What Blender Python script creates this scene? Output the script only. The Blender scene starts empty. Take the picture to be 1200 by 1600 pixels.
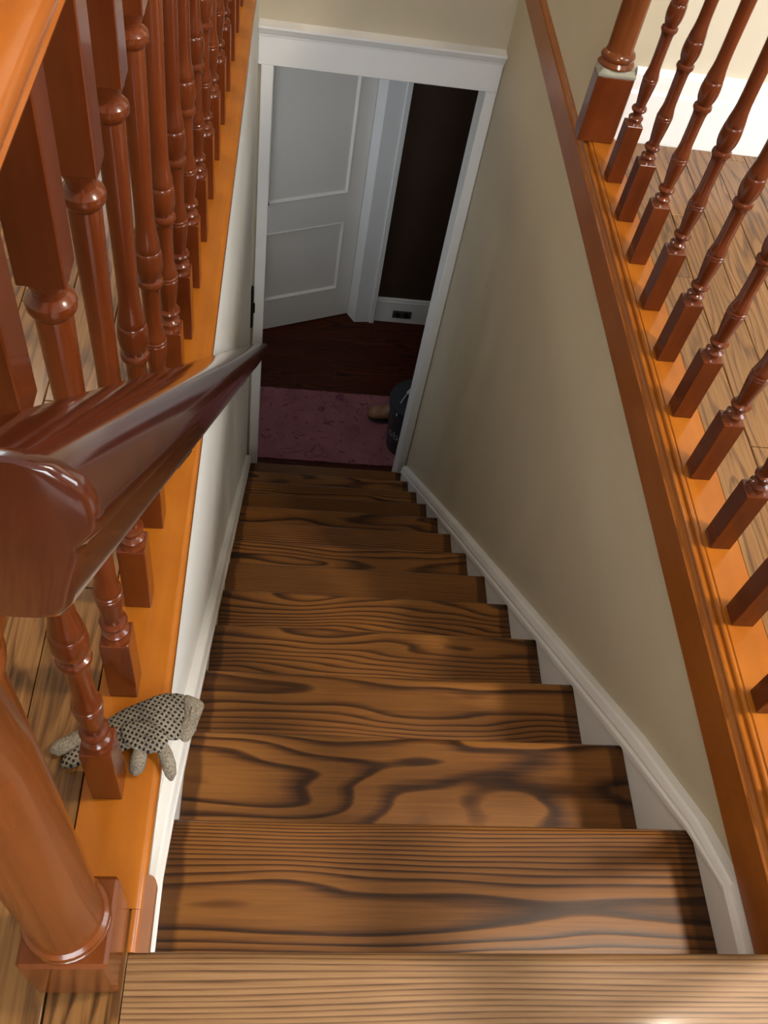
import bpy, bmesh, math, random
from mathutils import Vector, Matrix
random.seed(7)
C = bpy.context.scene.collection
S = bpy.context.scene
PI = math.pi

# ------------------------------------------------------------------ camera
cam_data = bpy.data.cameras.new('camera')
cam_data.sensor_fit = 'VERTICAL'; cam_data.sensor_height = 36.0; cam_data.sensor_width = 27.0
cam_data.lens = 32.3948
cam_data.clip_start = 0.01
cam = bpy.data.objects.new('camera', cam_data); C.objects.link(cam)
R_ = Vector((0.990332, -0.023486, 0.136716)); U_ = Vector((-0.062470, 0.804462, 0.590710)); F_ = Vector((0.123856, 0.593539, -0.795217))
M_ = Matrix((R_, U_, -F_)).transposed().to_4x4()
M_.translation = Vector((0.274863, -0.229515, 1.189868))
cam.matrix_world = M_
S.camera = cam

# ------------------------------------------------------------------ world, exposure, big lights
w = bpy.data.worlds.new('world'); S.world = w; w.use_nodes = True
w.node_tree.nodes['Background'].inputs[0].default_value = (0.75, 0.85, 1.0, 1)
w.node_tree.nodes['Background'].inputs[1].default_value = 0.6
S.view_settings.view_transform = 'Standard'
try: S.view_settings.look = 'None'
except Exception: pass
S.view_settings.gamma = 1.0
S.view_settings.use_curve_mapping = False
S.view_settings.exposure = 0.70
S.cycles.use_denoising = True
S.cycles.max_bounces = 10
S.cycles.diffuse_bounces = 6
S.cycles.sample_clamp_indirect = 6.0

ZF0 = -14*0.2043
def area(name, loc, target, sx, sy, power, col):
    l = bpy.data.lights.new(name, 'AREA'); l.shape = 'RECTANGLE'; l.size = sx; l.size_y = sy
    l.energy = power; l.color = col
    o = bpy.data.objects.new(name, l); C.objects.link(o); o.location = loc
    o.rotation_euler = (Vector(target) - Vector(loc)).to_track_quat('-Z', 'Y').to_euler()
    return o
# daylight coming in at the two windows of the upper hall
WIN_E = 32.0; LAMP_E = 38.0; WIN2_E = 8.0; WIN3_E = 1.8; WIN4_E = 72.0
area('window_daylight', (2.92, 0.35, 1.35), (0.0, 0.35, 0.9), 1.05, 1.35, WIN_E, (0.86, 0.93, 1.0))
area('window_daylight', (-0.75, 4.30, 1.45), (-0.55, 0.0, 0.5), 0.8, 1.3, WIN2_E, (0.9, 0.95, 1.0))

area('window_daylight', (0.85, -2.52, 1.45), (0.75, 2.9, -0.2), 1.7, 1.25, WIN4_E, (0.90, 0.95, 1.0))
area('window_daylight', (-0.37, 3.62, ZF0+1.45), (1.0, 3.75, ZF0+0.9), 0.62, 0.95, WIN3_E, (0.88, 0.94, 1.0))

# ------------------------------------------------------------------ node helpers
def mat(name):
    m = bpy.data.materials.new(name); m.use_nodes = True
    nt = m.node_tree; b = nt.nodes['Principled BSDF']
    return m, nt, b
def N(nt, t, **kw):
    n = nt.nodes.new(t)
    for k, v in kw.items(): setattr(n, k, v)
    return n
def L(nt, a, b): nt.links.new(a, b)
def math_(nt, op, a, b=None):
    n = N(nt, 'ShaderNodeMath', operation=op)
    for i, v in enumerate((a, b)):
        if v is None: continue
        if isinstance(v, (int, float)): n.inputs[i].default_value = v
        else: L(nt, v, n.inputs[i])
    return n.outputs[0]
def ramp(nt, fac, stops, interp='LINEAR'):
    n = N(nt, 'ShaderNodeValToRGB'); cr = n.color_ramp; cr.interpolation = interp
    while len(cr.elements) < len(stops): cr.elements.new(0.5)
    for e, (p, c) in zip(cr.elements, stops):
        e.position = p; e.color = (*c, 1) if len(c) == 3 else c
    L(nt, fac, n.inputs[0]); return n.outputs[0]
def mixc(nt, fac, a, b, mode='MIX'):
    n = N(nt, 'ShaderNodeMix', data_type='RGBA', blend_type=mode)
    if isinstance(fac, (int, float)): n.inputs[0].default_value = fac
    else: L(nt, fac, n.inputs[0])
    for i, v in ((6, a), (7, b)):
        if isinstance(v, tuple): n.inputs[i].default_value = (*v, 1)
        else: L(nt, v, n.inputs[i])
    return n.outputs[2]
def wd(r, g, b):
    c = sr(r, g, b); return (c[0]*WT[0], c[1]*WT[1], c[2]*WT[2])
WT = (0.60, 0.58, 0.42)
def sr(r, g, b):
    f = lambda c: (c/255/12.92 if c/255 <= 0.04045 else ((c/255+0.055)/1.055)**2.4)
    return (f(r), f(g), f(b))

def coords(nt, axis, along, across, seed=37.0):
    """object coordinates, stretched along the grain axis, shifted per object"""
    tc = N(nt, 'ShaderNodeTexCoord'); oi = N(nt, 'ShaderNodeObjectInfo')
    off = math_(nt, 'MULTIPLY', oi.outputs['Random'], seed)
    sc = N(nt, 'ShaderNodeVectorMath', operation='MULTIPLY')
    v = [across]*3; v['xyz'.index(axis)] = along
    sc.inputs[1].default_value = v
    L(nt, tc.outputs['Object'], sc.inputs[0])
    cb = N(nt, 'ShaderNodeCombineXYZ')
    for i in range(3): L(nt, math_(nt, 'MULTIPLY', off, (1.0, 1.7, 2.3)[i]), cb.inputs[i])
    ad = N(nt, 'ShaderNodeVectorMath', operation='ADD')
    L(nt, sc.outputs[0], ad.inputs[0]); L(nt, cb.outputs[0], ad.inputs[1])
    return tc.outputs['Object'], ad.outputs[0], oi.outputs['Random']
def noise(nt, vec, scale, detail=2.0, rough=0.5, dist=0.0):
    n = N(nt, 'ShaderNodeTexNoise'); n.inputs['Scale'].default_value = scale
    n.inputs['Detail'].default_value = detail; n.inputs['Roughness'].default_value = rough
    n.inputs['Distortion'].default_value = dist
    L(nt, vec, n.inputs['Vector']); return n.outputs['Fac']

def grain_wood(name, light, mid, dark, axis='x', cross='y', along=1.4, across=9.0, rings=16.0, slope=60.0,
               rough=0.3, coat=0.25, tone=0.35, fibre=0.35, spec=0.5, bump=0.05, warp=1.0, heart=None, det=1.5, ringw=1.0, board=False, ends=None):
    m, nt, b = mat(name)
    obj, v, rnd = coords(nt, axis, along, across)
    if board:      # each board's own cut: object colour = heart line, ring noise, shift, ring density
        oi = N(nt, 'ShaderNodeObjectInfo'); sc_ = N(nt, 'ShaderNodeSeparateColor'); L(nt, oi.outputs['Color'], sc_.inputs[0])
        sh_ = N(nt, 'ShaderNodeVectorMath', operation='ADD'); L(nt, v, sh_.inputs[0])
        cb_ = N(nt, 'ShaderNodeCombineXYZ'); L(nt, math_(nt, 'MULTIPLY', sc_.outputs[2], 50.0), cb_.inputs[0]); L(nt, cb_.outputs[0], sh_.inputs[1])
        v = sh_.outputs[0]
    n1 = noise(nt, v, 1.0, det, 0.4, 0.3*warp)
    sep = N(nt, 'ShaderNodeSeparateXYZ'); L(nt, obj, sep.inputs[0])
    cr = sep.outputs['xyz'.index(cross)]
    if heart is None: lin = math_(nt, 'MULTIPLY', cr, slope)
    else:             # flat-sawn: rings widen towards the heart line of the board
        d0 = math_(nt, 'SUBTRACT', cr, math_(nt, 'ADD', math_(nt, 'MULTIPLY', math_(nt, 'SUBTRACT', rnd, 0.5), heart[1]), heart[0]))
        lin = math_(nt, 'MULTIPLY', math_(nt, 'MULTIPLY', d0, d0), slope)
    amp = rings
    if board:
        d0 = math_(nt, 'SUBTRACT', cr, math_(nt, 'MULTIPLY', sc_.outputs[0], -0.25))
        lin = math_(nt, 'MULTIPLY', math_(nt, 'MULTIPLY', d0, d0), math_(nt, 'MULTIPLY', oi.outputs['Alpha'], 1000.0))
        amp = math_(nt, 'MULTIPLY', sc_.outputs[1], 20.0)
    f = math_(nt, 'ADD', math_(nt, 'MULTIPLY', n1, amp), lin)
    # fibres
    sc = N(nt, 'ShaderNodeVectorMath', operation='MULTIPLY'); vv = [160.0]*3; vv['xyz'.index(axis)] = 5.0
    sc.inputs[1].default_value = vv; L(nt, obj, sc.inputs[0])
    fb = noise(nt, sc.outputs[0], 1.0, 3.0, 0.6)
    f = math_(nt, 'ADD', f, math_(nt, 'MULTIPLY', fb, 0.55*fibre))
    fr = math_(nt, 'FRACT', f)
    # late wood: slow rise, quick fall
    band = ramp(nt, fr, [(0.0, (0, 0, 0)), (0.5, (0.18,)*3), (0.80, (1, 1, 1)), (0.90, (0.9,)*3), (1.0, (0, 0, 0))])
    tn = noise(nt, v, 0.45, 2.0, 0.5)
    bsep = math_(nt, 'MULTIPLY', band, math_(nt, 'ADD', math_(nt, 'MULTIPLY', tn, 1.0), 0.5))
    fac = math_(nt, 'ADD', math_(nt, 'MULTIPLY', bsep, (1.0-fibre*0.5)*ringw), math_(nt, 'MULTIPLY', math_(nt, 'SUBTRACT', fb, 0.42), fibre*2))
    col = ramp(nt, fac, [(0.0, light), (0.42, mid), (0.95, dark)])
    tvar = ramp(nt, math_(nt, 'ADD', math_(nt, 'MULTIPLY', tn, 0.7), math_(nt, 'MULTIPLY', rnd, 0.3)),
                [(0.2, (1-tone,)*3), (0.8, (1.0+tone*0.4,)*3)])
    col = mixc(nt, 1.0, col, tvar, 'MULTIPLY')
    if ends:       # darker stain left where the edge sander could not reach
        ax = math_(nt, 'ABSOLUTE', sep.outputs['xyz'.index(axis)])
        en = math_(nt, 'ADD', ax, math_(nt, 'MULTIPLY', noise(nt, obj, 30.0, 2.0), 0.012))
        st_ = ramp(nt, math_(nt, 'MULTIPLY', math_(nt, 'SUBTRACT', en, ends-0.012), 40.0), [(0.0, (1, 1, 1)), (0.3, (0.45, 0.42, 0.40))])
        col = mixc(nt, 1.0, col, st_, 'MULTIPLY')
    L(nt, col, b.inputs['Base Color'])
    b.inputs['Roughness'].default_value = rough
    b.inputs['Coat Weight'].default_value = coat; b.inputs['Coat Roughness'].default_value = 0.12
    b.inputs['Specular IOR Level'].default_value = spec
    bp = N(nt, 'ShaderNodeBump'); bp.inputs['Strength'].default_value = bump; bp.inputs['Distance'].default_value = 0.002
    L(nt, math_(nt, 'SUBTRACT', 1.0, fac), bp.inputs['Height']); L(nt, bp.outputs[0], b.inputs['Normal'])
    return m

def varnish_wood(name, a, bcol, axis='z', rough=0.22, coat=0.5, scale=1.0, streak=0.5):
    m, nt, b = mat(name)
    obj, v, rnd = coords(nt, axis, 4.0*scale, 45.0*scale)
    n1 = noise(nt, v, 1.0, 3.0, 0.6, 0.2)
    n2 = noise(nt, obj, 7.0, 3.0, 0.6)
    fac = math_(nt, 'ADD', math_(nt, 'MULTIPLY', n1, streak), math_(nt, 'MULTIPLY', n2, 1.0-streak))
    fac = math_(nt, 'ADD', fac, math_(nt, 'MULTIPLY', math_(nt, 'SUBTRACT', rnd, 0.5), 0.15))
    col = ramp(nt, fac, [(0.3, a), (0.7, bcol)])
    L(nt, col, b.inputs['Base Color'])
    b.inputs['Roughness'].default_value = rough
    b.inputs['Coat Weight'].default_value = coat; b.inputs['Coat Roughness'].default_value = 0.08
    b.inputs['Specular IOR Level'].default_value = 0.25
    bp = N(nt, 'ShaderNodeBump'); bp.inputs['Strength'].default_value = 0.03; bp.inputs['Distance'].default_value = 0.002
    L(nt, n1, bp.inputs['Height']); L(nt, bp.outputs[0], b.inputs['Normal'])
    return m

def paint(name, col, rough=0.6, var=0.06, bump=0.04, scale=60.0, spec=0.4):
    m, nt, b = mat(name)
    tc = N(nt, 'ShaderNodeTexCoord')
    n1 = noise(nt, tc.outputs['Object'], 2.5, 3.0, 0.6); n2 = noise(nt, tc.outputs['Object'], scale, 3.0, 0.6)
    c2 = tuple(max(0, x*(1-2*var)) for x in col)
    L(nt, ramp(nt, n1, [(0.3, c2), (0.7, col)]), b.inputs['Base Color'])
    b.inputs['Roughness'].default_value = rough; b.inputs['Specular IOR Level'].default_value = spec
    bp = N(nt, 'ShaderNodeBump'); bp.inputs['Strength'].default_value = bump; bp.inputs['Distance'].default_value = 0.003
    L(nt, n2, bp.inputs['Height']); L(nt, bp.outputs[0], b.inputs['Normal'])
    return m

MT = {}
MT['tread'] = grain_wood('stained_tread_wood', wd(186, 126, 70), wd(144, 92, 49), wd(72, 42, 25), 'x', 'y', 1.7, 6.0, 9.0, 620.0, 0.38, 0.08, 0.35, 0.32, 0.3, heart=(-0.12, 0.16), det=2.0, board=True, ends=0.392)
MT['riser'] = grain_wood('stained_riser_wood', wd(150, 95, 52), wd(120, 70, 38), wd(60, 34, 20), 'x', 'z', 1.2, 9.0, 8.0, 40.0, 0.4, 0.15)
MT['nosing'] = grain_wood('landing_nosing_oak', wd(176, 136, 106), wd(154, 114, 84), wd(84, 54, 37), 'x', 'y', 0.9, 10.0, 6.0, 150.0, 0.45, 0.10, 0.15, 0.6, 0.35, bump=0.12, ringw=0.85)
MT['plank'] = grain_wood('hall_floor_oak', wd(164, 118, 76), wd(138, 94, 57), wd(78, 49, 29), 'y', 'x', 2.4, 15.0, 7.0, 40.0, 0.26, 0.25, 0.3, 0.7, 0.35, ringw=0.85)
MT['darkplank'] = grain_wood('lower_floor_dark_wood', wd(112, 50, 26), wd(88, 38, 20), wd(52, 24, 13), 'x', 'y', 2.0, 12.0, 9.0, 60.0, 0.5, 0.0, 0.3, 0.4, 0.2)
MT['orange'] = varnish_wood('honey_varnished_trim', wd(172, 96, 28), wd(200, 120, 42), 'y', 0.25, 0.22, 1.0, 0.4)
MT['fascia'] = varnish_wood('honey_fascia_wood', wd(158, 88, 33), wd(184, 106, 42), 'y', 0.3, 0.15, 1.0, 0.4)
MT['red'] = varnish_wood('mahogany_baluster', wd(98, 42, 20), wd(126, 60, 30), 'z', 0.22, 0.35)
MT['newel'] = varnish_wood('chestnut_newel', wd(108, 54, 25), wd(136, 72, 34), 'z', 0.22, 0.25)
MT['toprail'] = varnish_wood('honey_top_rail', wd(170, 92, 34), wd(196, 112, 44), 'y', 0.2, 0.3)
MT['handrail'] = varnish_wood('dark_mahogany_handrail', wd(66, 24, 15), wd(90, 36, 21), 'y', 0.16, 0.65, 1.0, 0.5)
MT['return'] = varnish_wood('bare_wood_return', sr(122, 82, 58), sr(148, 102, 74), 'y', 0.4, 0.1)
MT['smear'] = paint('grey_paint_smear', sr(150, 146, 128), 0.6, 0.2, 0.1, 120)
MT['wall'] = paint('beige_wall_paint', (0.50, 0.435, 0.315), 0.7, 0.04, 0.05, 90)
MT['hallwall'] = paint('cream_wall_paint', (0.62, 0.56, 0.44), 0.7, 0.03, 0.05, 90)
MT['white'] = paint('white_gloss_paint', (0.84, 0.84, 0.83), 0.32, 0.03, 0.03, 40, 0.5)
MT['doorwhite'] = paint('white_door_paint', (0.86, 0.83, 0.77), 0.4, 0.02, 0.02, 30, 0.5)
MT['ceiling'] = paint('ceiling_paint', (0.62, 0.61, 0.58), 0.8, 0.02)
MT['brown'] = paint('dark_brown_wall_paint', (0.050, 0.026, 0.014), 0.7, 0.08)
MT['sub'] = paint('subfloor_wood', (0.12, 0.07, 0.04), 0.8)
MT['plaster'] = paint('left_wall_paint', (0.78, 0.78, 0.75), 0.6, 0.04, 0.05, 90)

def simple(name, col, rough=0.5, metal=0.0):
    m, nt, b = mat(name)
    tc = N(nt, 'ShaderNodeTexCoord'); n1 = noise(nt, tc.outputs['Object'], 25.0, 3.0)
    L(nt, ramp(nt, n1, [(0.3, tuple(c*0.85 for c in col)), (0.7, col)]), b.inputs['Base Color'])
    b.inputs['Roughness'].default_value = rough; b.inputs['Metallic'].default_value = metal
    return m
MT['bronze'] = simple('dark_bronze', (0.03, 0.022, 0.016), 0.4, 0.7)
MT['brass'] = simple('aged_brass', (0.35, 0.25, 0.12), 0.35, 0.9)
MT['outlet'] = simple('brown_outlet_plastic', (0.09, 0.08, 0.075), 0.5)
MT['black'] = simple('black_plastic', (0.012, 0.012, 0.014), 0.4)
MT['bucket'] = simple('slate_bucket_plastic', (0.035, 0.042, 0.05), 0.45)
MT['print'] = simple('pale_print', (0.42, 0.44, 0.46), 0.6)
MT['wirewhite'] = simple('white_handle_grip', (0.7, 0.7, 0.7), 0.4)
MT['leather'] = simple('tan_leather', (0.30, 0.15, 0.075), 0.5)
MT['sole'] = simple('dark_rubber_sole', (0.03, 0.02, 0.018), 0.7)

def knit(name, dots):
    m, nt, b = mat(name)
    tc = N(nt, 'ShaderNodeTexCoord')
    fz = noise(nt, tc.outputs['Object'], 420.0, 2.0); big = noise(nt, tc.outputs['Object'], 30.0, 3.0)
    base = ramp(nt, math_(nt, 'ADD', math_(nt, 'MULTIPLY', fz, 0.6), math_(nt, 'MULTIPLY', big, 0.4)),
                [(0.3, sr(66, 59, 51)), (0.65, sr(134, 124, 108))])
    if dots:
        rot = N(nt, 'ShaderNodeMapping'); rot.inputs['Rotation'].default_value = (0, 0, 0.42)
        rot.inputs['Scale'].default_value = (165, 165, 0)
        L(nt, tc.outputs['Object'], rot.inputs[0])
        fr = N(nt, 'ShaderNodeVectorMath', operation='FRACTION'); L(nt, rot.outputs[0], fr.inputs[0])
        sb = N(nt, 'ShaderNodeVectorMath', operation='SUBTRACT'); sb.inputs[1].default_value = (0.5, 0.5, 0); L(nt, fr.outputs[0], sb.inputs[0])
        ln = N(nt, 'ShaderNodeVectorMath', operation='LENGTH'); L(nt, sb.outputs[0], ln.inputs[0])
        d = ramp(nt, ln.outputs['Value'], [(0.27, (1, 1, 1)), (0.35, (0, 0, 0))])
        base = mixc(nt, d, base, sr(30, 28, 28))
    L(nt, base, b.inputs['Base Color']); b.inputs['Roughness'].default_value = 0.95
    b.inputs['Specular IOR Level'].default_value = 0.1
    bp = N(nt, 'ShaderNodeBump'); bp.inputs['Strength'].default_value = 0.5; bp.inputs['Distance'].default_value = 0.002
    L(nt, fz, bp.inputs['Height']); L(nt, bp.outputs[0], b.inputs['Normal'])
    return m
MT['knit'] = knit('grey_knit', False); MT['dotknit'] = knit('dotted_knit', True)

def rug_mat():
    m, nt, b = mat('pink_rug_pile')
    tc = N(nt, 'ShaderNodeTexCoord')
    n1 = noise(nt, tc.outputs['Object'], 260.0, 2.0); n2 = noise(nt, tc.outputs['Object'], 6.0, 3.0)
    n3 = noise(nt, tc.outputs['Object'], 9.0, 0.0, 0.5, 2.5)
    base = ramp(nt, math_(nt, 'ADD', math_(nt, 'MULTIPLY', n1, 0.5), math_(nt, 'MULTIPLY', n2, 0.5)),
                [(0.3, sr(130, 80, 88)), (0.7, sr(172, 114, 120))])
    sw = ramp(nt, n3, [(0.62, (0, 0, 0)), (0.65, (1, 1, 1)), (0.67, (1, 1, 1)), (0.70, (0, 0, 0))])
    base = mixc(nt, math_(nt, 'MULTIPLY', sw, 0.6), base, sr(86, 36, 66))
    L(nt, base, b.inputs['Base Color']); b.inputs['Roughness'].default_value = 1.0
    b.inputs['Specular IOR Level'].default_value = 0.05
    bp = N(nt, 'ShaderNodeBump'); bp.inputs['Strength'].default_value = 0.8; bp.inputs['Distance'].default_value = 0.004
    L(nt, n1, bp.inputs['Height']); L(nt, bp.outputs[0], b.inputs['Normal'])
    return m
MT['rug'] = rug_mat()

# ------------------------------------------------------------------ mesh helpers
class MB:
    def __init__(s): s.v = []; s.f = []
    def add(s, vs, fs):
        n = len(s.v); s.v += [tuple(p) for p in vs]; s.f += [tuple(i+n for i in f) for f in fs]; return s
    def box(s, x0, x1, y0, y1, z0, z1, b=0.0):
        if b <= 0:
            vs = [(x, y, z) for x in (x0, x1) for y in (y0, y1) for z in (z0, z1)]
            return s.add(vs, [(0,1,3,2),(4,6,7,5),(0,4,5,1),(2,3,7,6),(0,2,6,4),(1,5,7,3)])
        bm = bmesh.new(); bmesh.ops.create_cube(bm, size=1.0)
        for q in bm.verts:
            q.co = Vector(((x0+x1)/2+q.co.x*(x1-x0), (y0+y1)/2+q.co.y*(y1-y0), (z0+z1)/2+q.co.z*(z1-z0)))
        bmesh.ops.bevel(bm, geom=bm.edges[:], offset=b, segments=1, affect='EDGES', profile=0.5)
        bm.verts.index_update(); vs = [q.co[:] for q in bm.verts]; fs = [[q.index for q in f.verts] for f in bm.faces]
        bm.free(); return s.add(vs, fs)
    def loft(s, secs, caps=True, closed=True):
        """sections: lists of points, same count, joined in turn"""
        k = len(secs[0]); vs = [p for sc in secs for p in sc]; fs = []
        for i in range(len(secs)-1):
            for j in range(k if closed else k-1):
                a = i*k+j; b = i*k+(j+1) % k; fs.append((a, b, b+k, a+k))
        if caps and closed:
            fs.append(tuple(range(k))[::-1]); fs.append(tuple((len(secs)-1)*k+j for j in range(k)))
        return s.add(vs, fs)
    def extrude(s, prof, axis, a, b):
        """closed profile extruded along an axis; profile gives the two other coordinates in order"""
        def P(u, v, t): return {'x': (t, u, v), 'y': (u, t, v), 'z': (u, v, t)}[axis]
        return s.loft([[P(u, v, a) for u, v in prof], [P(u, v, b) for u, v in prof]])
    def lathe(s, prof, cx=0, cy=0, n=20, a0=0.0, a1=2*PI):
        full = abs(a1-a0-2*PI) < 1e-6
        m = n if full else n+1
        secs = [[(cx+r*math.cos(a0+(a1-a0)*j/n), cy+r*math.sin(a0+(a1-a0)*j/n), z) for j in range(m)] for r, z in prof]
        return s.loft(secs, True, True)
    def tube(s, pts, rad, n=10, flat=1.0):
        pts = [Vector(p) for p in pts]; secs = []
        for i, p in enumerate(pts):
            d = (pts[min(i+1, len(pts)-1)]-pts[max(i-1, 0)]).normalized()
            a = d.cross(Vector((0, 0, 1)))
            a = Vector((1, 0, 0)) if a.length < 1e-4 else a.normalized()
            b_ = a.cross(d); r = rad[i] if isinstance(rad, (list, tuple)) else rad
            secs.append([p+a*(r*math.cos(t))+b_*(r*flat*math.sin(t)) for t in [2*PI*j/n for j in range(n)]])
        return s.loft(secs)
    def build(s, name, m, parent=None, smooth=None, loc=None):
        me = bpy.data.meshes.new(name); v = s.v
        if loc is not None: v = [(p[0]-loc[0], p[1]-loc[1], p[2]-loc[2]) for p in v]
        me.from_pydata(v, [], s.f)
        bm = bmesh.new(); bm.from_mesh(me); bmesh.ops.recalc_face_normals(bm, faces=bm.faces[:]); bm.to_mesh(me); bm.free()
        me.materials.append(m)
        if smooth is not None:
            for p in me.polygons: p.use_smooth = True
            me.set_sharp_from_angle(angle=math.radians(smooth))
        o = bpy.data.objects.new(name, me); C.objects.link(o)
        if loc is not None: o.location = loc
        if parent is not None:
            o.parent = parent
            if loc is not None: o.location = Vector(loc)-parent_loc(parent)
            elif parent_loc(parent).length > 0: o.location = -parent_loc(parent)
        return o
def parent_loc(p):
    v = Vector(p.location)
    while p.parent is not None: p = p.parent; v = v+Vector(p.location)
    return v
def empty(name, loc, label, cat, group=None):
    o = bpy.data.objects.new(name, None); C.objects.link(o); o.location = loc; o.empty_display_size = 0.1
    o['label'] = label; o['category'] = cat
    if group: o['group'] = group
    return o
def tag(o, label, cat, group=None):
    o['label'] = label; o['category'] = cat
    if group: o['group'] = group
    return o
def struct(o, label=None, cat=None):
    o['kind'] = 'structure'
    if label: o['label'] = label
    if cat: o['category'] = cat
    return o
def copy_part(o, parent, loc):
    c = o.copy(); C.objects.link(c); c.parent = parent; c.location = loc; return c

# ------------------------------------------------------------------ measures (metres)
RUN = 0.225; RISE = 0.2043; XL = 0.157; XR = 0.969; WL = 0.140; WR = 0.988
NS = 13; ZF = -14*RISE; YD = 2.93; CEIL = 2.45; LCEIL = -0.30
def zline(y): return -RISE/RUN*y

# ------------------------------------------------------------------ structure: floors, walls, ceilings
fl = MB()
fl.box(-1.6, 0.060, -2.6, 4.4, -0.28, -0.016)
fl.box(0.060, WL-0.01, -0.10, YD, -0.28, -0.016)
fl.box(0.060, 3.0, -2.6, -0.10, -0.28, -0.016)
fl.box(1.0, 1.068, -0.10, 1.87, -0.28, -0.016)
fl.box(1.068, 3.0, -0.10, 1.87, -0.28, -0.016)
fl.box(WL-0.01, 1.0, -0.10, -0.045, -0.28, -0.016)
floor = struct(fl.build('floor', MT['sub']), 'oak plank floor of the upper hall around the stairwell', 'floor')
# planks of the upper hall, running along the stairwell
def planks(x0, x1, y0, y1, wdt, seed):
    rnd = random.Random(seed); x = x0; meshes = {}
    while x < x1-0.005:
        xe = min(x+wdt, x1); y = y0-rnd.random()*0.9
        while y < y1:
            ln = rnd.choice((0.7, 0.9, 1.15)); ya = max(y, y0); yb = min(y+ln, y1)
            if yb-ya > 0.02:
                b = MB().box(x+0.0006, xe-0.0006, ya+0.0006, yb-0.0006, -0.016, 0.0, 0.0012)
                b.build('plank', MT['plank'], floor, None, ((x+xe)/2, (ya+yb)/2, 0))
            y += ln
        x = xe
planks(-1.04, 0.062, -1.30, 2.85, 0.0847, 3)
planks(0.0625, 0.1455, -1.30, 0.0475, 0.083, 9)
planks(0.1462, 0.9785, -1.30, -0.1000, 0.0832, 13)
planks(0.9790, 1.0645, -1.30, -0.3005, 0.0855, 17)
planks(1.0655, 2.40, -1.30, 1.848, 0.0838, 5)

struct(MB().box(0.04, WL, -0.04, YD, ZF, -0.016).build('wall_left', MT['plaster']))
wr = MB().box(WR, 1.10, -0.04, 1.87, ZF, -0.016).box(WR, 1.10, 1.87, YD, ZF, CEIL)
struct(wr.build('wall_right', MT['wall']))
# end wall with the doorway at the foot of the stairs
DL, DR, DH = 0.196, 0.946, -0.483
we = MB().box(-0.4, DL-0.012, YD, YD+0.115, ZF, LCEIL+0.02).box(DR+0.012, 1.9, YD, YD+0.115, ZF, LCEIL+0.02)
we.box(DL-0.012, DR+0.012, YD, YD+0.115, DH+0.012, LCEIL+0.02).box(WL-0.10, 1.10, YD, YD+0.115, LCEIL+0.02, CEIL)
struct(we.build('wall_end', MT['wall']))
struct(MB().box(1.10, 3.0, 1.87, 1.98, -0.28, CEIL).build('wall_hall_back', MT['hallwall']))
struct(MB().box(-0.06+0.10, 0.04+0.0001, 2.9, 4.4, -0.016, CEIL).build('wall_hall_side', MT['hallwall']))
wn = MB().box(3.0, 3.1, -2.6, 1.98, -0.28, 0.62).box(3.0, 3.1, -2.6, 1.98, 2.08, CEIL)
wn.box(3.0, 3.1, -2.6, -0.22, 0.62, 2.08).box(3.0, 3.1, 0.92, 1.98, 0.62, 2.08)
struct(wn.build('wall_window_side', MT['hallwall']))
wb = MB().box(-1.7, 3.1, -2.7, -2.6, -0.28, 0.80).box(-1.7, 3.1, -2.7, -2.6, 2.12, CEIL)
wb.box(-1.7, -0.02, -2.7, -2.6, 0.80, 2.12).box(1.72, 3.1, -2.7, -2.6, 0.80, 2.12)
struct(wb.build('wall_behind', MT['hallwall']))
struct(MB().box(-1.7, -1.6, -2.6, 4.5, -0.28, CEIL).build('wall_hall_left', MT['hallwall']))
wf = MB().box(-1.6, 0.04, 4.4, 4.5, -0.28, 0.78).box(-1.6, 0.04, 4.4, 4.5, 2.12, CEIL)
wf.box(-1.6, -1.17, 4.4, 4.5, 0.78, 2.12).box(-0.33, 0.04, 4.4, 4.5, 0.78, 2.12)
struct(wf.build('wall_hall_far', MT['hallwall']))
struct(MB().box(-1.7, 3.1, -2.7, 4.5, CEIL, CEIL+0.1).build('ceiling', MT['ceiling']))
# windows: frame, bars and panes
def pane_mat():
    m, nt, b = mat('window_glass')
    b.inputs['Base Color'].default_value = (1, 1, 1, 1); b.inputs['Roughness'].default_value = 0.0
    b.inputs['Transmission Weight'].default_value = 1.0; b.inputs['IOR'].default_value = 1.1
    return m
MT['glass'] = pane_mat()
w1 = struct(MB().box(2.99, 3.04, -0.22, 0.92, 0.62, 0.67, .004).box(2.99, 3.04, -0.22, 0.92, 2.03, 2.08, .004)
            .box(2.99, 3.04, -0.22, -0.17, 0.67, 2.03, .004).box(2.99, 3.04, 0.87, 0.92, 0.67, 2.03, .004)
            .box(3.0, 3.03, -0.17, 0.87, 1.33, 1.37, .004).build('window_1', MT['white']))
for z0, z1 in ((0.67, 1.33), (1.37, 2.03)):
    MB().box(3.016, 3.020, -0.17, 0.87, z0, z1).build('pane', MT['glass'], w1)
w4 = struct(MB().box(-0.02, 1.72, -2.64, -2.59, 0.80, 0.85, .004).box(-0.02, 1.72, -2.64, -2.59, 2.07, 2.12, .004)
            .box(-0.02, 0.03, -2.64, -2.59, 0.85, 2.07, .004).box(1.67, 1.72, -2.64, -2.59, 0.85, 2.07, .004)
            .box(0.83, 0.87, -2.63, -2.60, 0.85, 2.07, .004).build('window_4', MT['white']))
for x0, x1 in ((0.03, 0.83), (0.87, 1.67)):
    MB().box(x0, x1, -2.620, -2.616, 0.85, 2.07).build('pane', MT['glass'], w4)
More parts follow.
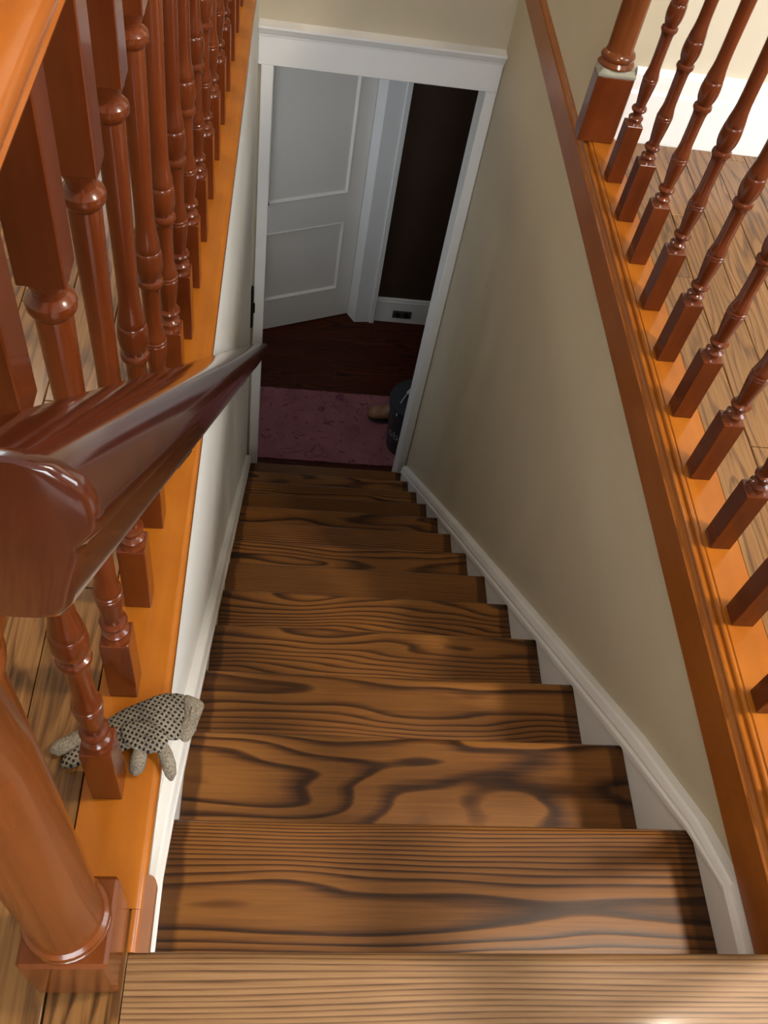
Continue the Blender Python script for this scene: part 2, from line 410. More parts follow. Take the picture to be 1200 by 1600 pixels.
w2 = struct(MB().box(-1.17, -0.33, 4.39, 4.44, 0.78, 0.83, .004).box(-1.17, -0.33, 4.39, 4.44, 2.07, 2.12, .004)
            .box(-1.17, -1.12, 4.39, 4.44, 0.83, 2.07, .004).box(-0.38, -0.33, 4.39, 4.44, 0.83, 2.07, .004)
            .box(-1.12, -0.38, 4.40, 4.43, 1.43, 1.47, .004).build('window_2', MT['white']))
for z0, z1 in ((0.83, 1.43), (1.47, 2.07)):
    MB().box(-1.12, -0.38, 4.416, 4.420, z0, z1).build('pane', MT['glass'], w2)

# lower hall
lf = struct(MB().box(-0.4, 1.9, 2.86, 4.52, ZF-0.1, ZF-0.014).build('floor_lower', MT['sub']), 'dark wooden floor of the lower hall', 'floor')
yy = YD+0.02; k = 0
rnd = random.Random(11)
while yy < 4.38:
    ye = min(yy+0.083, 4.40); xx = -0.35-rnd.random()*0.3
    while xx < 1.85:
        ln = rnd.choice((0.6, 0.8, 1.0)); a = max(xx, -0.35); b = min(xx+ln, 1.85)
        if b-a > 0.03:
            MB().box(a+0.0006, b-0.0006, yy+0.0003, ye-0.0003, ZF-0.014, ZF, 0.0006).build('plank', MT['darkplank'], lf, None, ((a+b)/2, (yy+ye)/2, ZF))
        xx += ln
    yy = ye
struct(MB().box(0.876, 1.9, 4.36, 4.46, ZF, LCEIL).box(-0.4, 0.876, 4.50, 4.56, ZF, LCEIL).build('wall_lower_far', MT['brown']))
ws = MB().box(1.9, 2.0, YD, 4.56, ZF, LCEIL).box(-0.5, -0.4, YD, 4.56, ZF, ZF+0.9).box(-0.5, -0.4, YD, 4.56, ZF+2.0, LCEIL)
ws.box(-0.5, -0.4, YD, 3.26, ZF+0.9, ZF+2.0).box(-0.5, -0.4, 3.98, 4.56, ZF+0.9, ZF+2.0)
struct(ws.build('wall_lower_sides', MT['wall']))
w3 = struct(MB().box(-0.44, -0.40, 3.26, 3.98, ZF+0.9, ZF+0.94, .003).box(-0.44, -0.40, 3.26, 3.98, ZF+1.96, ZF+2.0, .003)
            .box(-0.44, -0.40, 3.26, 3.30, ZF+0.94, ZF+1.96, .003).box(-0.44, -0.40, 3.94, 3.98, ZF+0.94, ZF+1.96, .003).build('window_3', MT['white']))
MB().box(-0.422, -0.418, 3.30, 3.94, ZF+0.94, ZF+1.96).build('pane', MT['glass'], w3)
struct(MB().box(-0.5, 2.0, YD+0.115, 4.56, LCEIL, LCEIL+0.02).build('ceiling_lower', MT['ceiling']))
# baseboard of the brown wall
bprof = [(4.36, ZF), (4.345, ZF), (4.345, ZF+0.165), (4.349, ZF+0.172), (4.347, ZF+0.180), (4.352, ZF+0.190), (4.36, ZF+0.190)]
struct(MB().extrude(bprof, 'x', 0.878, 1.9).build('baseboard_lower', MT['white']))
# casing beside the white door (splayed edge, front face, back band)
cprof = [(0.700, 4.385), (0.745, 4.314), (0.842, 4.326), (0.846, 4.316), (0.872, 4.319), (0.8755, 4.36), (0.8755, 4.46), (0.700, 4.46)]
struct(MB().extrude(cprof, 'z', ZF, ZF+2.14).build('trim_1', MT['white']))

# door at the far end, standing slightly ajar
A = Vector((0.171, 4.163, ZF)); Bp = Vector((0.691, 4.38, ZF)); du = (Bp-A).normalized(); dn = Vector((du.y, -du.x, 0))
DOORL, DOORR = -0.115, 0.572
def dpt(u, n, z): return A+du*u+dn*n+Vector((0, 0, z))
def dbox(u0, u1, z0, z1, n0, n1, name, m, parent=None, bev=0.0):
    b = MB().box(u0, u1, n0, n1, z0, z1, bev)
    b.v = [tuple(dpt(p[0], p[1], p[2])) for p in b.v]
    return b.build(name, m, parent)
door = struct(dbox(DOORL+0.02, DOORR-0.02, 0.02, 2.03, -0.028, -0.012, 'door_1', MT['doorwhite']), 'white two-panel door standing ajar at the end of the lower hall', 'door')
P0, P1 = -0.012, 0.475   # panel u range
dbox(DOORL, P0, 0.008, 2.04, -0.035, 0.0, 'stile', MT['doorwhite'], door, 0.001)
dbox(P1, DOORR, 0.008, 2.04, -0.035, 0.0, 'stile', MT['doorwhite'], door, 0.001)
for z0, z1 in ((0.008, 0.235), (0.731, 0.926), (1.88, 2.04)):
    dbox(P0, P1, z0, z1, -0.035, 0.0, 'rail', MT['doorwhite'], door, 0.001)
def frame_mould(z0, z1):
    b = MB(); w_ = 0.016; pr = [(0.0, -0.012), (0.0, 0.0025), (0.006, 0.004), (w_, -0.009), (w_, -0.012)]
    secs = []
    for (cu, cz, su, sz) in ((P0, z0, 1, 1), (P1, z0, -1, 1), (P1, z1, -1, -1), (P0, z1, 1, -1), (P0, z0, 1, 1)):
        secs.append([tuple(dpt(cu+su*t, n, cz+sz*t)) for t, n in pr])
    b.loft(secs, False).build('panel_moulding', MT['doorwhite'], door)
frame_mould(0.235, 0.731); frame_mould(0.926, 1.88)
kn = MB().lathe([(0.0, 0.0), (0.024, 0.0), (0.024, 0.004), (0.010, 0.008), (0.009, 0.024), (0.018, 0.030), (0.024, 0.040), (0.020, 0.052), (0.0, 0.056)], n=14)
kn.v = [tuple(dpt(-0.040+p[0], p[2], 0.965+p[1])) for p in kn.v]
kn.build('knob', MT['bronze'], door, 40)

# doorway casing at the foot of the stairs
ct = struct(MB().box(WL+0.012, DL, YD-0.022, YD, -13*RISE, DH, .003).build('trim_2', MT['white']), 'white casing around the doorway at the foot of the stairs', 'door casing')
MB().box(DR, WR-0.001, YD-0.022, YD, -13*RISE, DH, .003).build('side_casing', MT['white'], ct)
MB().box(WL+0.001, WR-0.001, YD-0.024, YD, DH, -0.380, .003).build('head_casing', MT['white'], ct)
crown = [(YD, -0.380), (YD-0.028, -0.380), (YD-0.030, -0.372), (YD-0.036, -0.366), (YD-0.044, -0.352), (YD-0.048, -0.346), (YD-0.048, -0.338), (YD, -0.338)]
MB().extrude(crown, 'x', WL+0.001, WR-0.001).build('crown_moulding', MT['white'], ct)
for x0, x1 in ((DL-0.012, DL-0.002), (DR+0.002, DR+0.012)):
    MB().box(x0, x1, YD, YD+0.115, ZF, DH+0.002).build('jamb', MT['white'], ct)
MB().box(DL-0.012, DR+0.012, YD, YD+0.115, DH+0.002, DH+0.012).build('jamb', MT['white'], ct)
hg = MB().box(WL+0.0005, WL+0.0105, YD-0.030, YD-0.010, -1.69, -1.465, .002)
hinge = hg.build('hinge', MT['bronze'], ct)
hinge['label'] = 'dark bronze hinge plate on the left edge of the casing'
MB().tube([(WL+0.013, YD-0.026, -1.60), (WL+0.013, YD-0.026, -1.575), (WL+0.013, YD-0.026, -1.55)], 0.006, 8).build('hinge_pin', MT['bronze'], hinge, 40)
# baseboard of the upper hall
bp2 = [(1.87, -0.016), (1.851, -0.016), (1.851, 0.12), (1.855, 0.128), (1.855, 0.165), (1.859, 0.172), (1.87, 0.176)]
struct(MB().extrude(bp2, 'x', 1.062, 3.0).build('baseboard_hall', MT['white']))

# ------------------------------------------------------------------ edge trims of the stairwell
def arc(cx, cz, r, a0, a1, n=5): return [(cx+r*math.cos(math.radians(a0+(a1-a0)*i/n)), cz+r*math.sin(math.radians(a0+(a1-a0)*i/n))) for i in range(n+1)]
# right edge: cap board with two beads and the fascia below
capR = [(1.065, -0.016), (1.065, 0.001), (1.004, 0.001), (1.0025, -0.0015)] + arc(0.9985, -0.0035, 0.0042, 60, 200, 5) + [(0.9935, -0.0085)] \
     + arc(0.9885, -0.0115, 0.0048, 60, 200, 5) + [(0.983, -0.0175), (0.981, -0.024), (0.979, -0.026), (0.979, -0.026), (1.0, -0.026), (1.0, -0.016)]
trR = MB().extrude(capR, 'y', -0.30, 1.87)
t3 = struct(trR.build('trim_3', MT['orange'], None, 35), 'honey wood cap with beaded edge along the right side of the stairwell', 'trim')
capR2 = [(p[0], p[1]) for p in capR if p[0] < 0.9875] + [(0.9875, -0.026), (0.9875, -0.0065)]
MB().extrude([(0.9875, -0.0068)] + [p for p in capR if p[0] < 0.9875] + [(0.9875, -0.026)], 'y', 1.87, YD-0.001).build('cap_end', MT['orange'], t3, 35)
MB().box(0.976, 0.9875, -0.04, YD-0.001, -0.112, -0.0265, .002).build('fascia', MT['fascia'], t3)
# left edge: cap board with rounded nose, fascia below
capL = [(0.0625, -0.016), (0.0625, 0.001)] + arc(0.146, -0.009, 0.010, 90, -90, 8) + [(0.130, -0.019), (0.130, -0.016)]
t4 = struct(MB().extrude(capL, 'y', 0.048, YD-0.001).build('trim_4', MT['orange'], None, 35), 'honey wood cap with rounded nose along the left side of the stairwell', 'trim')
MB().extrude(arc(0.146, -0.009, 0.010, 90, -90, 8)+[(0.1435, -0.019), (0.1435, 0.001)], 'y', 0.0005, 0.0475).build('nose_end', MT['orange'], t4, 35)
MB().box(WL+0.0003, WL+0.009, 0.03, YD-0.001, -0.100, -0.0195, .002).build('fascia', MT['fascia'], t4)

# landing nosing
nose = [(-0.0995, -0.016), (-0.0995, 0.0)] + arc(-0.011, -0.0145, 0.0145, 90, -90, 8) + [(-0.045, -0.029), (-0.045, -0.016)]
t5 = struct(MB().extrude(nose, 'x', 0.146, 0.9775).build('trim_5', MT['nosing'], None, 40), 'light oak nosing board along the top edge of the stairs', 'trim')
rp = [(0.147, 0.0006), (0.168, 0.0006)] + [(0.1575+0.0105*math.cos(math.radians(t)), 0.078+0.0105*math.sin(math.radians(t))) for t in range(0, 181, 20)]
rt = MB().extrude(rp, 'z', -0.028, -0.004).build('return_strip', MT['return'], t5, 40)
rt['label'] = 'pale rounded strip of wood at the left end of the nosing'

# ------------------------------------------------------------------ staircase
st = empty('staircase', (0, 0, ZF), 'steep straight flight of dark-stained wooden stairs going down to the doorway', 'stairs')
tprof = [(-RUN-0.028, -0.032), (-RUN-0.028, 0.0)] + arc(-0.016, -0.016, 0.016, 90, -90, 8)
tb = MB().extrude(tprof, 'x', XL-(XL+XR)/2, XR-(XL+XR)/2)
tread0 = None
# heart line, ring noise, shift, ring density of each board, top to bottom
CUT = [(0.50, 0.26, 0.13, 0.85), (0.45, 0.42, 0.52, 0.12), (0.20, 0.34, 0.71, 0.62), (0.02, 0.46, 0.33, 0.42), (0.00, 0.50, 0.90, 0.40), (0.75, 0.30, 0.21, 0.75), (0.30, 0.40, 0.64, 0.55),
       (0.60, 0.36, 0.05, 0.60), (0.10, 0.30, 0.44, 0.50), (0.85, 0.36, 0.80, 0.45), (0.40, 0.30, 0.27, 0.60), (0.15, 0.35, 0.97, 0.50), (0.55, 0.30, 0.38, 0.50)]
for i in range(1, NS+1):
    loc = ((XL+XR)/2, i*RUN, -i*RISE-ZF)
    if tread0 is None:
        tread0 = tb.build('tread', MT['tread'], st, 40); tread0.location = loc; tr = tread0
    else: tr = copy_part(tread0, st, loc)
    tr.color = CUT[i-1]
rb = MB().box(-(XR-XL)/2, (XR-XL)/2, -0.018, 0.0, -RISE+0.0, -0.0325)
riser0 = None
for i in range(0, NS+1):
    loc = ((XL+XR)/2, i*RUN-0.028, -i*RISE-ZF)
    if i == 0:
        MB().box(XL, XR, -0.046, -0.028, -RISE, -0.0295).build('riser', MT['riser'], st); continue
    if riser0 is None:
        riser0 = rb.build('riser', MT['riser'], st); riser0.location = loc
    else: copy_part(riser0, st, loc)
TOPL = [(0.0, -0.114, -0.130), (0.115, -0.114, -0.130), (0.223, -0.172, -0.206), (0.435, -0.339, -0.394), (0.789, -0.656, -0.714), (1.678, -1.452, -1.520), (2.872, -2.545, -2.604)]
def skirt(side):
    x0, x1, xm = (XR, WR, XR-0.008) if side > 0 else (WL, XL, XL+0.008)
    pf = [(y, t-0.002) for y, t, b in TOPL] + [(2.872, ZF), (2.60, ZF), (0.0, -0.62)]
    sk = MB().extrude(pf, 'x', x0+0.0003, x1-0.0003).build('skirt_board', MT['white'], st)
    secs = []
    a, b_ = (WR-0.0004, xm) if side > 0 else (WL+0.0004, xm)
    for y, t, b in TOPL:
        h = t-b
        secs.append([(a, y, b), (b_, y, b), (b_, y, b+h*0.25), (b_+side*0.004, y, b+h*0.38), (b_+side*0.002, y, b+h*0.55), (b_+side*0.006, y, b+h*0.9), (b_+side*0.010, y, t), (a, y, t)])
    MB().loft(secs).build('skirt_moulding', MT['white'], sk, 25)
skirt(1); skirt(-1)

# ------------------------------------------------------------------ balustrades
BH = 0.876
def baluster_mb():
    b = MB(); h = 0.0185; n = 20
    b.box(-h, h, -h, h, 0.001, 0.143, 0.0012)
    lo = [(0.0180, 0.1425), (0.0165, 0.1455), (0.0150, 0.149), (0.0148, 0.152), (0.0165, 0.1535), (0.0168, 0.157), (0.0150, 0.159), (0.0105, 0.162), (0.0098, 0.166), (0.0115, 0.170),
          (0.0150, 0.172), (0.0170, 0.175), (0.0172, 0.178), (0.0155, 0.181), (0.0112, 0.1825), (0.0118, 0.192), (0.0135, 0.206), (0.0155, 0.224), (0.0166, 0.238), (0.0167, 0.2405), (0.0157, 0.2418), (0.0170, 0.2432),
          (0.0170, 0.2468), (0.0157, 0.2482), (0.0163, 0.250), (0.0152, 0.257), (0.0135, 0.265), (0.0125, 0.275), (0.0124, 0.310), (0.0130, 0.335), (0.0142, 0.343), (0.0160, 0.346), (0.0176, 0.3485), (0.0180, 0.352), (0.0170, 0.3555),
          (0.0135, 0.3575), (0.0150, 0.362), (0.0175, 0.370), (0.0188, 0.380), (0.0188, 0.389), (0.0180, 0.398), (0.0174, 0.4025), (0.0164, 0.4037), (0.0170, 0.405), (0.0160, 0.414), (0.0140, 0.426), (0.0128, 0.440), (0.0124, 0.460),
          (0.0130, 0.53), (0.0143, 0.60), (0.0152, 0.660), (0.0150, 0.668), (0.0170, 0.671), (0.0196, 0.6745), (0.0202, 0.679), (0.0196, 0.6835), (0.0165, 0.687), (0.0132, 0.689), (0.0132, 0.693), (0.0150, 0.698), (0.0172, 0.703), (0.0182, 0.708)]
    b.lathe(lo, n=n)
    b.box(-h, h, -h, h, 0.707, BH, 0.0012)
    return b
bal0 = baluster_mb()
def rail_prof(cx, zb, w_=0.074, h=0.060):
    P = [(-0.30, 0), (0.30, 0), (0.36, 0.10), (0.40, 0.22), (0.36, 0.32), (0.38, 0.42), (0.48, 0.52), (0.50, 0.66), (0.46, 0.80), (0.34, 0.92), (0.18, 0.98), (0.0, 1.0)]
    pts = P + [(-x, z) for x, z in P[::-1][1:-1]]
    return [(cx+x*w_, zb+z*h) for x, z in pts]

# left balustrade
lb = empty('balustrade', (0.097, 0.003, 0), 'mahogany balustrade with big round newel along the left side of the stairwell', 'balustrade')
b0 = bal0.build('baluster', MT['red'], lb, 32)
feet = [0.178+0.14*k+0.0185 for k in range(19)]
for k, y in enumerate(feet):
    x = 0.0955+0.0052*(y-0.2); loc = Vector((x, y, 0.0))-Vector(lb.location)
    if k == 0: b0.location = loc
    else: copy_part(b0, lb, loc)
MB().extrude(rail_prof(0.097, BH), 'y', 0.044, YD-0.002).build('top_rail', MT['toprail'], lb, 40)
nx, ny = 0.097, 0.003
nw = MB().box(nx-0.045, nx+0.045, ny-0.045, ny+0.045, 0.0015, 0.143, 0.004)
nwp = nw.build('newel_post', MT['newel'], lb)
MB().lathe([(0.0425, 0.1435), (0.0435, 0.147), (0.0430, 0.151), (0.0395, 0.154), (0.0425, 0.157), (0.0440, 0.162), (0.0425, 0.167), (0.0385, 0.170), (0.0370, 0.178),
            (0.0375, 0.30), (0.0380, 0.45), (0.0370, 0.60), (0.0360, 0.70), (0.040, 0.708), (0.042, 0.715), (0.040, 0.722), (0.036, 0.728), (0.0445, 0.74)], nx, ny, 36).build('shaft', MT['newel'], nwp, 35)
MB().box(nx-0.045, nx+0.045, ny-0.045, ny+0.045, 0.741, 0.97, 0.004).build('top_block', MT['newel'], nwp)
MB().lathe([(0.045, 0.9705), (0.056, 0.975), (0.058, 0.983), (0.050, 0.990), (0.030, 0.995), (0.036, 1.01), (0.040, 1.03), (0.030, 1.05), (0.0, 1.057)], nx, ny, 28).build('cap', MT['newel'], nwp, 35)

# right balustrade
rbl = empty('balustrade', (1.027, 1.84, 0), 'mahogany balustrade with half newel along the right side of the stairwell', 'balustrade')
b1 = copy_part(b0, rbl, (0, 0, 0))
for k in range(12):
    y = 1.6603-0.1479*k+0.0185; loc = Vector((1.0285, y, 0.0))-Vector(rbl.location)
    if k == 0: b1.location = loc
    else: copy_part(b0, rbl, loc)
MB().extrude(rail_prof(1.0285, BH), 'y', -0.28, 1.826).build('top_rail', MT['toprail'], rbl, 40)
hx = 1.007
hn = MB().box(hx-0.045, hx+0.045, 1.824, 1.8695, 0.0015, 0.164, 0.002).build('newel_post', MT['red'], rbl)
q_ = [(-0.045, 1.8695), (-0.045, 1.824), (0.045, 1.824), (0.045, 1.8695)]
q2 = [(-0.043, 1.8695), (-0.036, 1.832), (0.036, 1.832), (0.043, 1.8695)]
sm = MB().loft([[(hx+a, b, 0.1645) for a, b in q_], [(hx+a*0.995, b, 0.170) for a, b in q_], [(hx+a, b, 0.178) for a, b in q2]]).build('shoulder', MT['smear'], hn)
sm['label'] = 'pale smeared shoulder of the half newel'
half = [(0.044, 0.1785), (0.0440, 0.183), (0.038, 0.190), (0.0405, 0.195), (0.0410, 0.200), (0.0385, 0.206), (0.0330, 0.210), (0.0310, 0.218), (0.0315, 0.45), (0.0305, 0.70), (0.036, 0.71), (0.036, 0.722), (0.0445, 0.735)]
MB().lathe(half, hx, 1.8690, 20, PI, 2*PI).build('shaft', MT['newel'], hn, 35)
MB().box(hx-0.045, hx+0.045, 1.824, 1.8695, 0.736, 0.98, 0.003).build('top_block', MT['red'], hn)

# ------------------------------------------------------------------ stair handrail on the left wall
hr = empty('stair_handrail', (0.193, -0.07, 0.98), 'dark glossy mahogany handrail sloping down the left stair wall', 'handrail')
HP = [(0.1640, -0.030), (0.1625, -0.022), (0.1640, -0.0140), (0.1690, -0.0075), (0.1770, -0.0030), (0.1930, 0.0), (0.2090, -0.0015), (0.2175, -0.0050), (0.2235, -0.0115), (0.2265, -0.0195), (0.2272, -0.0280), (0.2258, -0.0360),
      (0.2215, -0.0430), (0.2195, -0.0450), (0.2190, -0.0500), (0.2175, -0.0570), (0.2140, -0.0700), (0.2112, -0.0820), (0.2080, -0.0885), (0.2010, -0.0905), (0.1870, -0.0905), (0.1810, -0.0885), (0.1775, -0.0820), (0.1750, -0.0700), (0.1725, -0.0570), (0.1712, -0.0500), (0.1708, -0.0450), (0.1695, -0.0430), (0.1660, -0.0370)]
def hz(y): return 0.929-0.932*y
secs = []
cxm, czm = 0.196, -0.042
Y0, Y1 = -0.074, 2.90
for y, s_ in ((Y0, 0.90), (Y0+0.0015, 0.955), (Y0+0.004, 0.985), (Y0+0.008, 1.0), (0.5, 1), (1.0, 1), (1.5, 1), (2.0, 1), (2.5, 1), (Y1-0.008, 1.0), (Y1-0.002, 0.95), (Y1, 0.85)):
    secs.append([(cxm+(x-cxm)*s_, y, hz(y)+czm+(z-czm)*s_) for x, z in HP])
MB().loft(secs).build('rail', MT['handrail'], hr, 50)
for y in (0.35, 1.45, 2.45):
    zc = hz(y)-0.090
    br = MB().tube([(WL+0.001, y, zc-0.05), (WL+0.02, y, zc-0.052), (WL+0.042, y, zc-0.04), (WL+0.052, y, zc-0.02), (WL+0.053, y, zc+0.004)], 0.006, 8)
    br.build('bracket', MT['bronze'], hr, 40)
    pl = MB().lathe([(0.0, 0.0), (0.020, 0.0), (0.020, 0.003), (0.010, 0.006), (0.0, 0.006)], n=14)
    pl.v = [(WL+0.0005+p[2], y+p[0], zc-0.05+p[1]) for p in pl.v]
    pl.build('bracket_plate', MT['bronze'], hr, 40)

# ------------------------------------------------------------------ ceiling lamps of the upper hall
def lamp_mat(e):
    m, nt, b = mat('lamp_glass'); b.inputs['Base Color'].default_value = (1, 0.95, 0.85, 1)
    b.inputs['Emission Color'].default_value = (1.0, 0.80, 0.56, 1); b.inputs['Emission Strength'].default_value = e
    return m
def ceiling_lamp(x, y, power, label):
    r = empty('ceiling_lamp', (x, y, CEIL), label, 'lamp')
    MB().lathe([(0.0, CEIL-0.001), (0.16, CEIL-0.001), (0.165, CEIL-0.015), (0.15, CEIL-0.03), (0.0, CEIL-0.03)], x, y, 28).build('base_plate', MT['brass'], r, 40)
    MB().lathe([(0.145, CEIL-0.031), (0.14, CEIL-0.06), (0.11, CEIL-0.09), (0.06, CEIL-0.108), (0.0, CEIL-0.114)], x, y, 28).build('lamp_shade', lamp_mat(8.0), r, 60)
    l = bpy.data.lights.new('bulb', 'SPOT'); l.energy = power*4; l.color = (1.0, 0.87, 0.70); l.shadow_soft_size = 0.09; l.spot_size = math.radians(172); l.spot_blend = 0.25
    o = bpy.data.objects.new('bulb', l); C.objects.link(o); o.parent = r; o.location = (0, 0, -0.13)
ceiling_lamp(1.70, 0.30, LAMP_E, 'round glass ceiling lamp over the right side of the hall')
ceiling_lamp(-0.75, 2.60, LAMP_E*0.2, 'round glass ceiling lamp over the left side of the hall')

# ------------------------------------------------------------------ lower hall things
rug = MB()
nx_, ny_ = 60, 36
rx0, rx1, ry0, ry1 = 0.02, 1.22, 3.118, 3.664
rr = random.Random(4)
top = [[(rx0+(rx1-rx0)*i/nx_ + (rr.uniform(-.002, .002)), ry0+(ry1-ry0)*j/ny_ + rr.uniform(-.002, .002), ZF+0.010+rr.uniform(-.0015, .0015)) for i in range(nx_+1)] for j in range(ny_+1)]
vs = [p for r_ in top for p in r_]; fs = [(j*(nx_+1)+i, j*(nx_+1)+i+1, (j+1)*(nx_+1)+i+1, (j+1)*(nx_+1)+i) for j in range(ny_) for i in range(nx_)]
ring = [j for j in range(nx_+1)] + [(j+1)*(nx_+1)-1 for j in range(1, ny_+1)] + [ny_*(nx_+1)+i for i in range(nx_-1, -1, -1)] + [j*(nx_+1) for j in range(ny_-1, 0, -1)]
n0 = len(vs); vs += [(vs[i][0], vs[i][1], ZF+0.001) for i in ring]; m_ = len(ring)
fs += [(ring[i], ring[(i+1) % m_], n0+(i+1) % m_, n0+i) for i in range(m_)]; fs.append(tuple(n0+i for i in range(m_))[::-1])
tag(rug.add(vs, fs).build('rug', MT['rug'], None, 60), 'faded pink rug on the dark floor beyond the doorway', 'rug')

bx_, by_ = 1.055, 3.30
bk = empty('bucket', (bx_, by_, ZF+0.0115), 'dark grey plastic bucket standing beside the right door jamb', 'bucket')
BB = ZF+0.0115; BHH = 0.37
def br_(z): return 0.128+0.022*z/BHH
MB().lathe([(0.0, BB), (br_(0), BB), (br_(BHH), BB+BHH), (br_(BHH)-0.004, BB+BHH), (br_(0)-0.004, BB+0.006), (0.0, BB+0.006)], bx_, by_, 40).build('body', MT['bucket'], bk, 40)
for z0 in (0.355, 0.315):
    r0 = br_(z0); MB().lathe([(r0, BB+z0), (r0+0.006, BB+z0), (r0+0.007, BB+z0+0.008), (r0+0.006, BB+z0+0.0145), (r0, BB+z0+0.0145)], bx_, by_, 40).build('rim', MT['bucket'], bk, 30)
hp = []
for t in range(0, 13):
    a = PI*t/12; hp.append((bx_+0.158*math.cos(a)*0.75, by_+0.158*math.cos(a)*0.66+0.0, BB+0.335+0.06*math.sin(a)))
hp2 = [(bx_+(p[0]-bx_), by_+(p[1]-by_)+0.09*math.sin(PI*i/12), p[2]) for i, p in enumerate(hp)]
hd = MB().tube(hp2, 0.0025, 6).build('handle', MT['wirewhite'], bk, 40)
MB().tube(hp2[4:9], 0.009, 10).build('handle_grip', MT['wirewhite'], hd, 40)
# printed word on the bucket
tcu = bpy.data.curves.new('word', 'FONT'); tcu.body = 'obs'; tcu.size = 0.085; tcu.extrude = 0.0; tcu.align_x = 'CENTER'
tob = bpy.data.objects.new('word', tcu); C.objects.link(tob)
dg = bpy.context.evaluated_depsgraph_get(); tme = bpy.data.meshes.new_from_object(tob.evaluated_get(dg)); bpy.data.objects.remove(tob)
a_c = math.radians(222)
for q in tme.vertices:
    z = BB+0.13+q.co.y; a = a_c+q.co.x/0.14; r0 = br_(z-BB)+0.0012
    q.co = (bx_+r0*math.cos(a), by_+r0*math.sin(a), z)
tme.materials.clear(); tme.materials.append(MT['print'])
tw = bpy.data.objects.new('lettering', tme); C.objects.link(tw); tw.parent = bk; tw.location = -Vector(bk.location)
tw['label'] = 'pale printed letters on the bucket'

# shoe behind the bucket
sh = empty('shoe', (0.90, 3.49, ZF+0.0115), 'small tan and brown shoe on the pink rug behind the bucket', 'shoe')
def shoe_sec(t, z0, z1, wd):
    x = 0.825+0.20*t
    return [(x, 3.49+wd*math.cos(a)*1.0, (z0+z1)/2+(z1-z0)/2*math.sin(a)) for a in [2*PI*j/12 for j in range(12)]]
zb = ZF+0.022
MB().loft([shoe_sec(t, zb, zb+h, w_) for t, h, w_ in ((0.0, 0.014, 0.012), (0.03, 0.040, 0.030), (0.12, 0.056, 0.044), (0.30, 0.066, 0.050), (0.42, 0.058, 0.046), (0.55, 0.085, 0.046), (0.8, 0.095, 0.042), (0.97, 0.085, 0.035), (1.0, 0.05, 0.015))]).build('upper', MT['leather'], sh, 60)
MB().loft([shoe_sec(t, ZF+0.012, ZF+0.024, w_) for t, w_ in ((-0.02, 0.012), (0.02, 0.036), (0.12, 0.052), (0.35, 0.056), (0.6, 0.050), (0.85, 0.046), (1.0, 0.030), (1.02, 0.01))]).build('sole', MT['sole'], sh, 40)

# outlet in the lower baseboard
ot = empty('electrical_outlet', (1.05, 4.345, ZF+0.07), 'dark outlet plate set in the white baseboard of the lower hall', 'outlet')
MB().box(0.988, 1.112, 4.3395, 4.3448, ZF+0.040, ZF+0.100, .0015).build('plate', MT['outlet'], ot)
for x in (1.022, 1.078):
    soc = MB().lathe([(0.0, 0.0), (0.020, 0.0), (0.020, 0.003), (0.0, 0.003)], n=14)
    soc.v = [(x+p[0], 4.3392-p[2], ZF+0.070+p[1]) for p in soc.v]
    soc.build('socket', MT['black'], ot, 40)

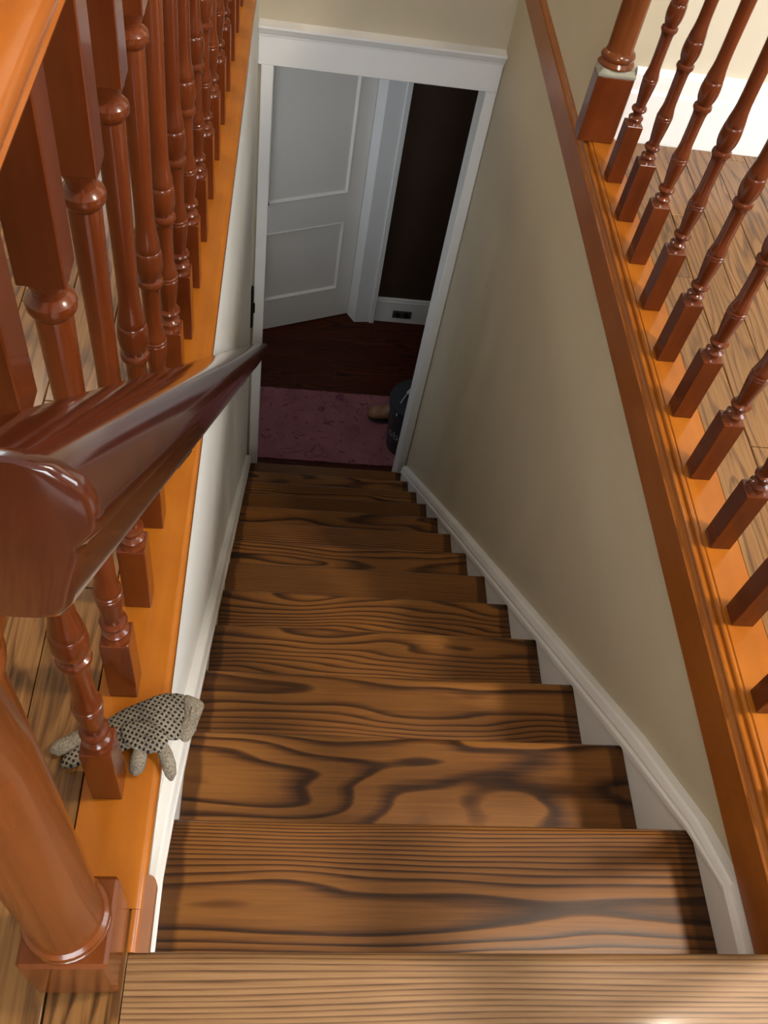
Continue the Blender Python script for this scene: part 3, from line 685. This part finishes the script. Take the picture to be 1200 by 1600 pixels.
# ------------------------------------------------------------------ work glove lying on the left cap
gl = empty('work_glove', (0.13, 0.26, 0.002), 'grey knit work glove with black grip dots lying on the left cap beside a baluster', 'glove')
def gz(x):   # height of the glove's underside: lies on the cap, droops past its nose
    return 0.004 if x < 0.150 else 0.004-0.9*(x-0.150)**1.25
def pillow(outline, thick, base, seed, n=7, lift=0.0):
    rg = random.Random(seed); k = len(outline); m = k*4
    pts = []
    for i in range(m):   # Catmull-Rom round the outline
        j = i//4; t = (i % 4)/4.0
        p0, p1, p2, p3 = [Vector(outline[(j+d) % k]) for d in (-1, 0, 1, 2)]
        pts.append(0.5*((2*p1)+(p2-p0)*t+(2*p0-5*p1+4*p2-p3)*t*t+(3*p1-p0-3*p2+p3)*t**3))
    c = sum(pts, Vector((0, 0)))/m
    secs = []
    def ringat(s_, sign):
        h = thick*math.sqrt(max(0.0, 1-s_**2.6))
        return [((c+(p-c)*s_).x, (c+(p-c)*s_).y, base((c+(p-c)*s_).x)+lift+thick*0.42+sign*h*0.5*(1.2 if sign > 0 else 0.8)+(rg.uniform(-.0012, .0012) if sign > 0 else 0)) for p in pts]
    for i in range(n): secs.append(ringat(0.02+0.98*math.sin(PI/2*i/(n-1)), 1))
    for i in range(n-2, -1, -1): secs.append(ringat(0.02+0.98*math.sin(PI/2*i/(n-1)), -1))
    return MB().loft(secs)
palm = [(0.066, 0.250), (0.082, 0.282), (0.118, 0.306), (0.152, 0.321), (0.180, 0.322), (0.187, 0.292), (0.178, 0.262), (0.158, 0.256), (0.128, 0.248), (0.098, 0.236)]
pillow(palm, 0.016, gz, 1).build('palm', MT['dotknit'], gl, 60)
cuff = [(0.176, 0.323), (0.190, 0.324), (0.203, 0.318), (0.200, 0.300), (0.193, 0.270), (0.183, 0.258), (0.174, 0.268), (0.178, 0.295)]
pillow(cuff, 0.015, gz, 2).build('cuff', MT['knit'], gl, 60)
fold = [(0.103, 0.268), (0.125, 0.276), (0.148, 0.268), (0.163, 0.255), (0.160, 0.238), (0.146, 0.232), (0.128, 0.234), (0.108, 0.246)]
pillow(fold, 0.012, gz, 3, lift=0.013).build('folded_palm', MT['dotknit'], gl, 60)
def finger(pts, rad, name='finger', flat=0.75, m='knit'):
    MB().tube(pts, rad, 12, flat).build(name, MT[m], gl, 60)
finger([(0.130, 0.242, 0.017), (0.129, 0.230, 0.014), (0.1275, 0.218, 0.012), (0.1265, 0.210, 0.011), (0.126, 0.206, 0.010)], [0.009, 0.0105, 0.0105, 0.008, 0.002])
finger([(0.156, 0.244, 0.018), (0.162, 0.234, 0.013), (0.167, 0.223, 0.004), (0.170, 0.214, -0.006), (0.171, 0.208, -0.010)], [0.008, 0.0092, 0.0092, 0.0072, 0.002])
finger([(0.072, 0.268, 0.012), (0.058, 0.256, 0.012), (0.040, 0.246, 0.0115), (0.024, 0.238, 0.011), (0.016, 0.235, 0.0105)], [0.013, 0.0135, 0.0125, 0.0105, 0.003])
finger([(0.074, 0.254, 0.011), (0.062, 0.240, 0.0115), (0.050, 0.228, 0.011), (0.040, 0.220, 0.0105), (0.034, 0.216, 0.010)], [0.011, 0.0125, 0.012, 0.0095, 0.003], m='dotknit')
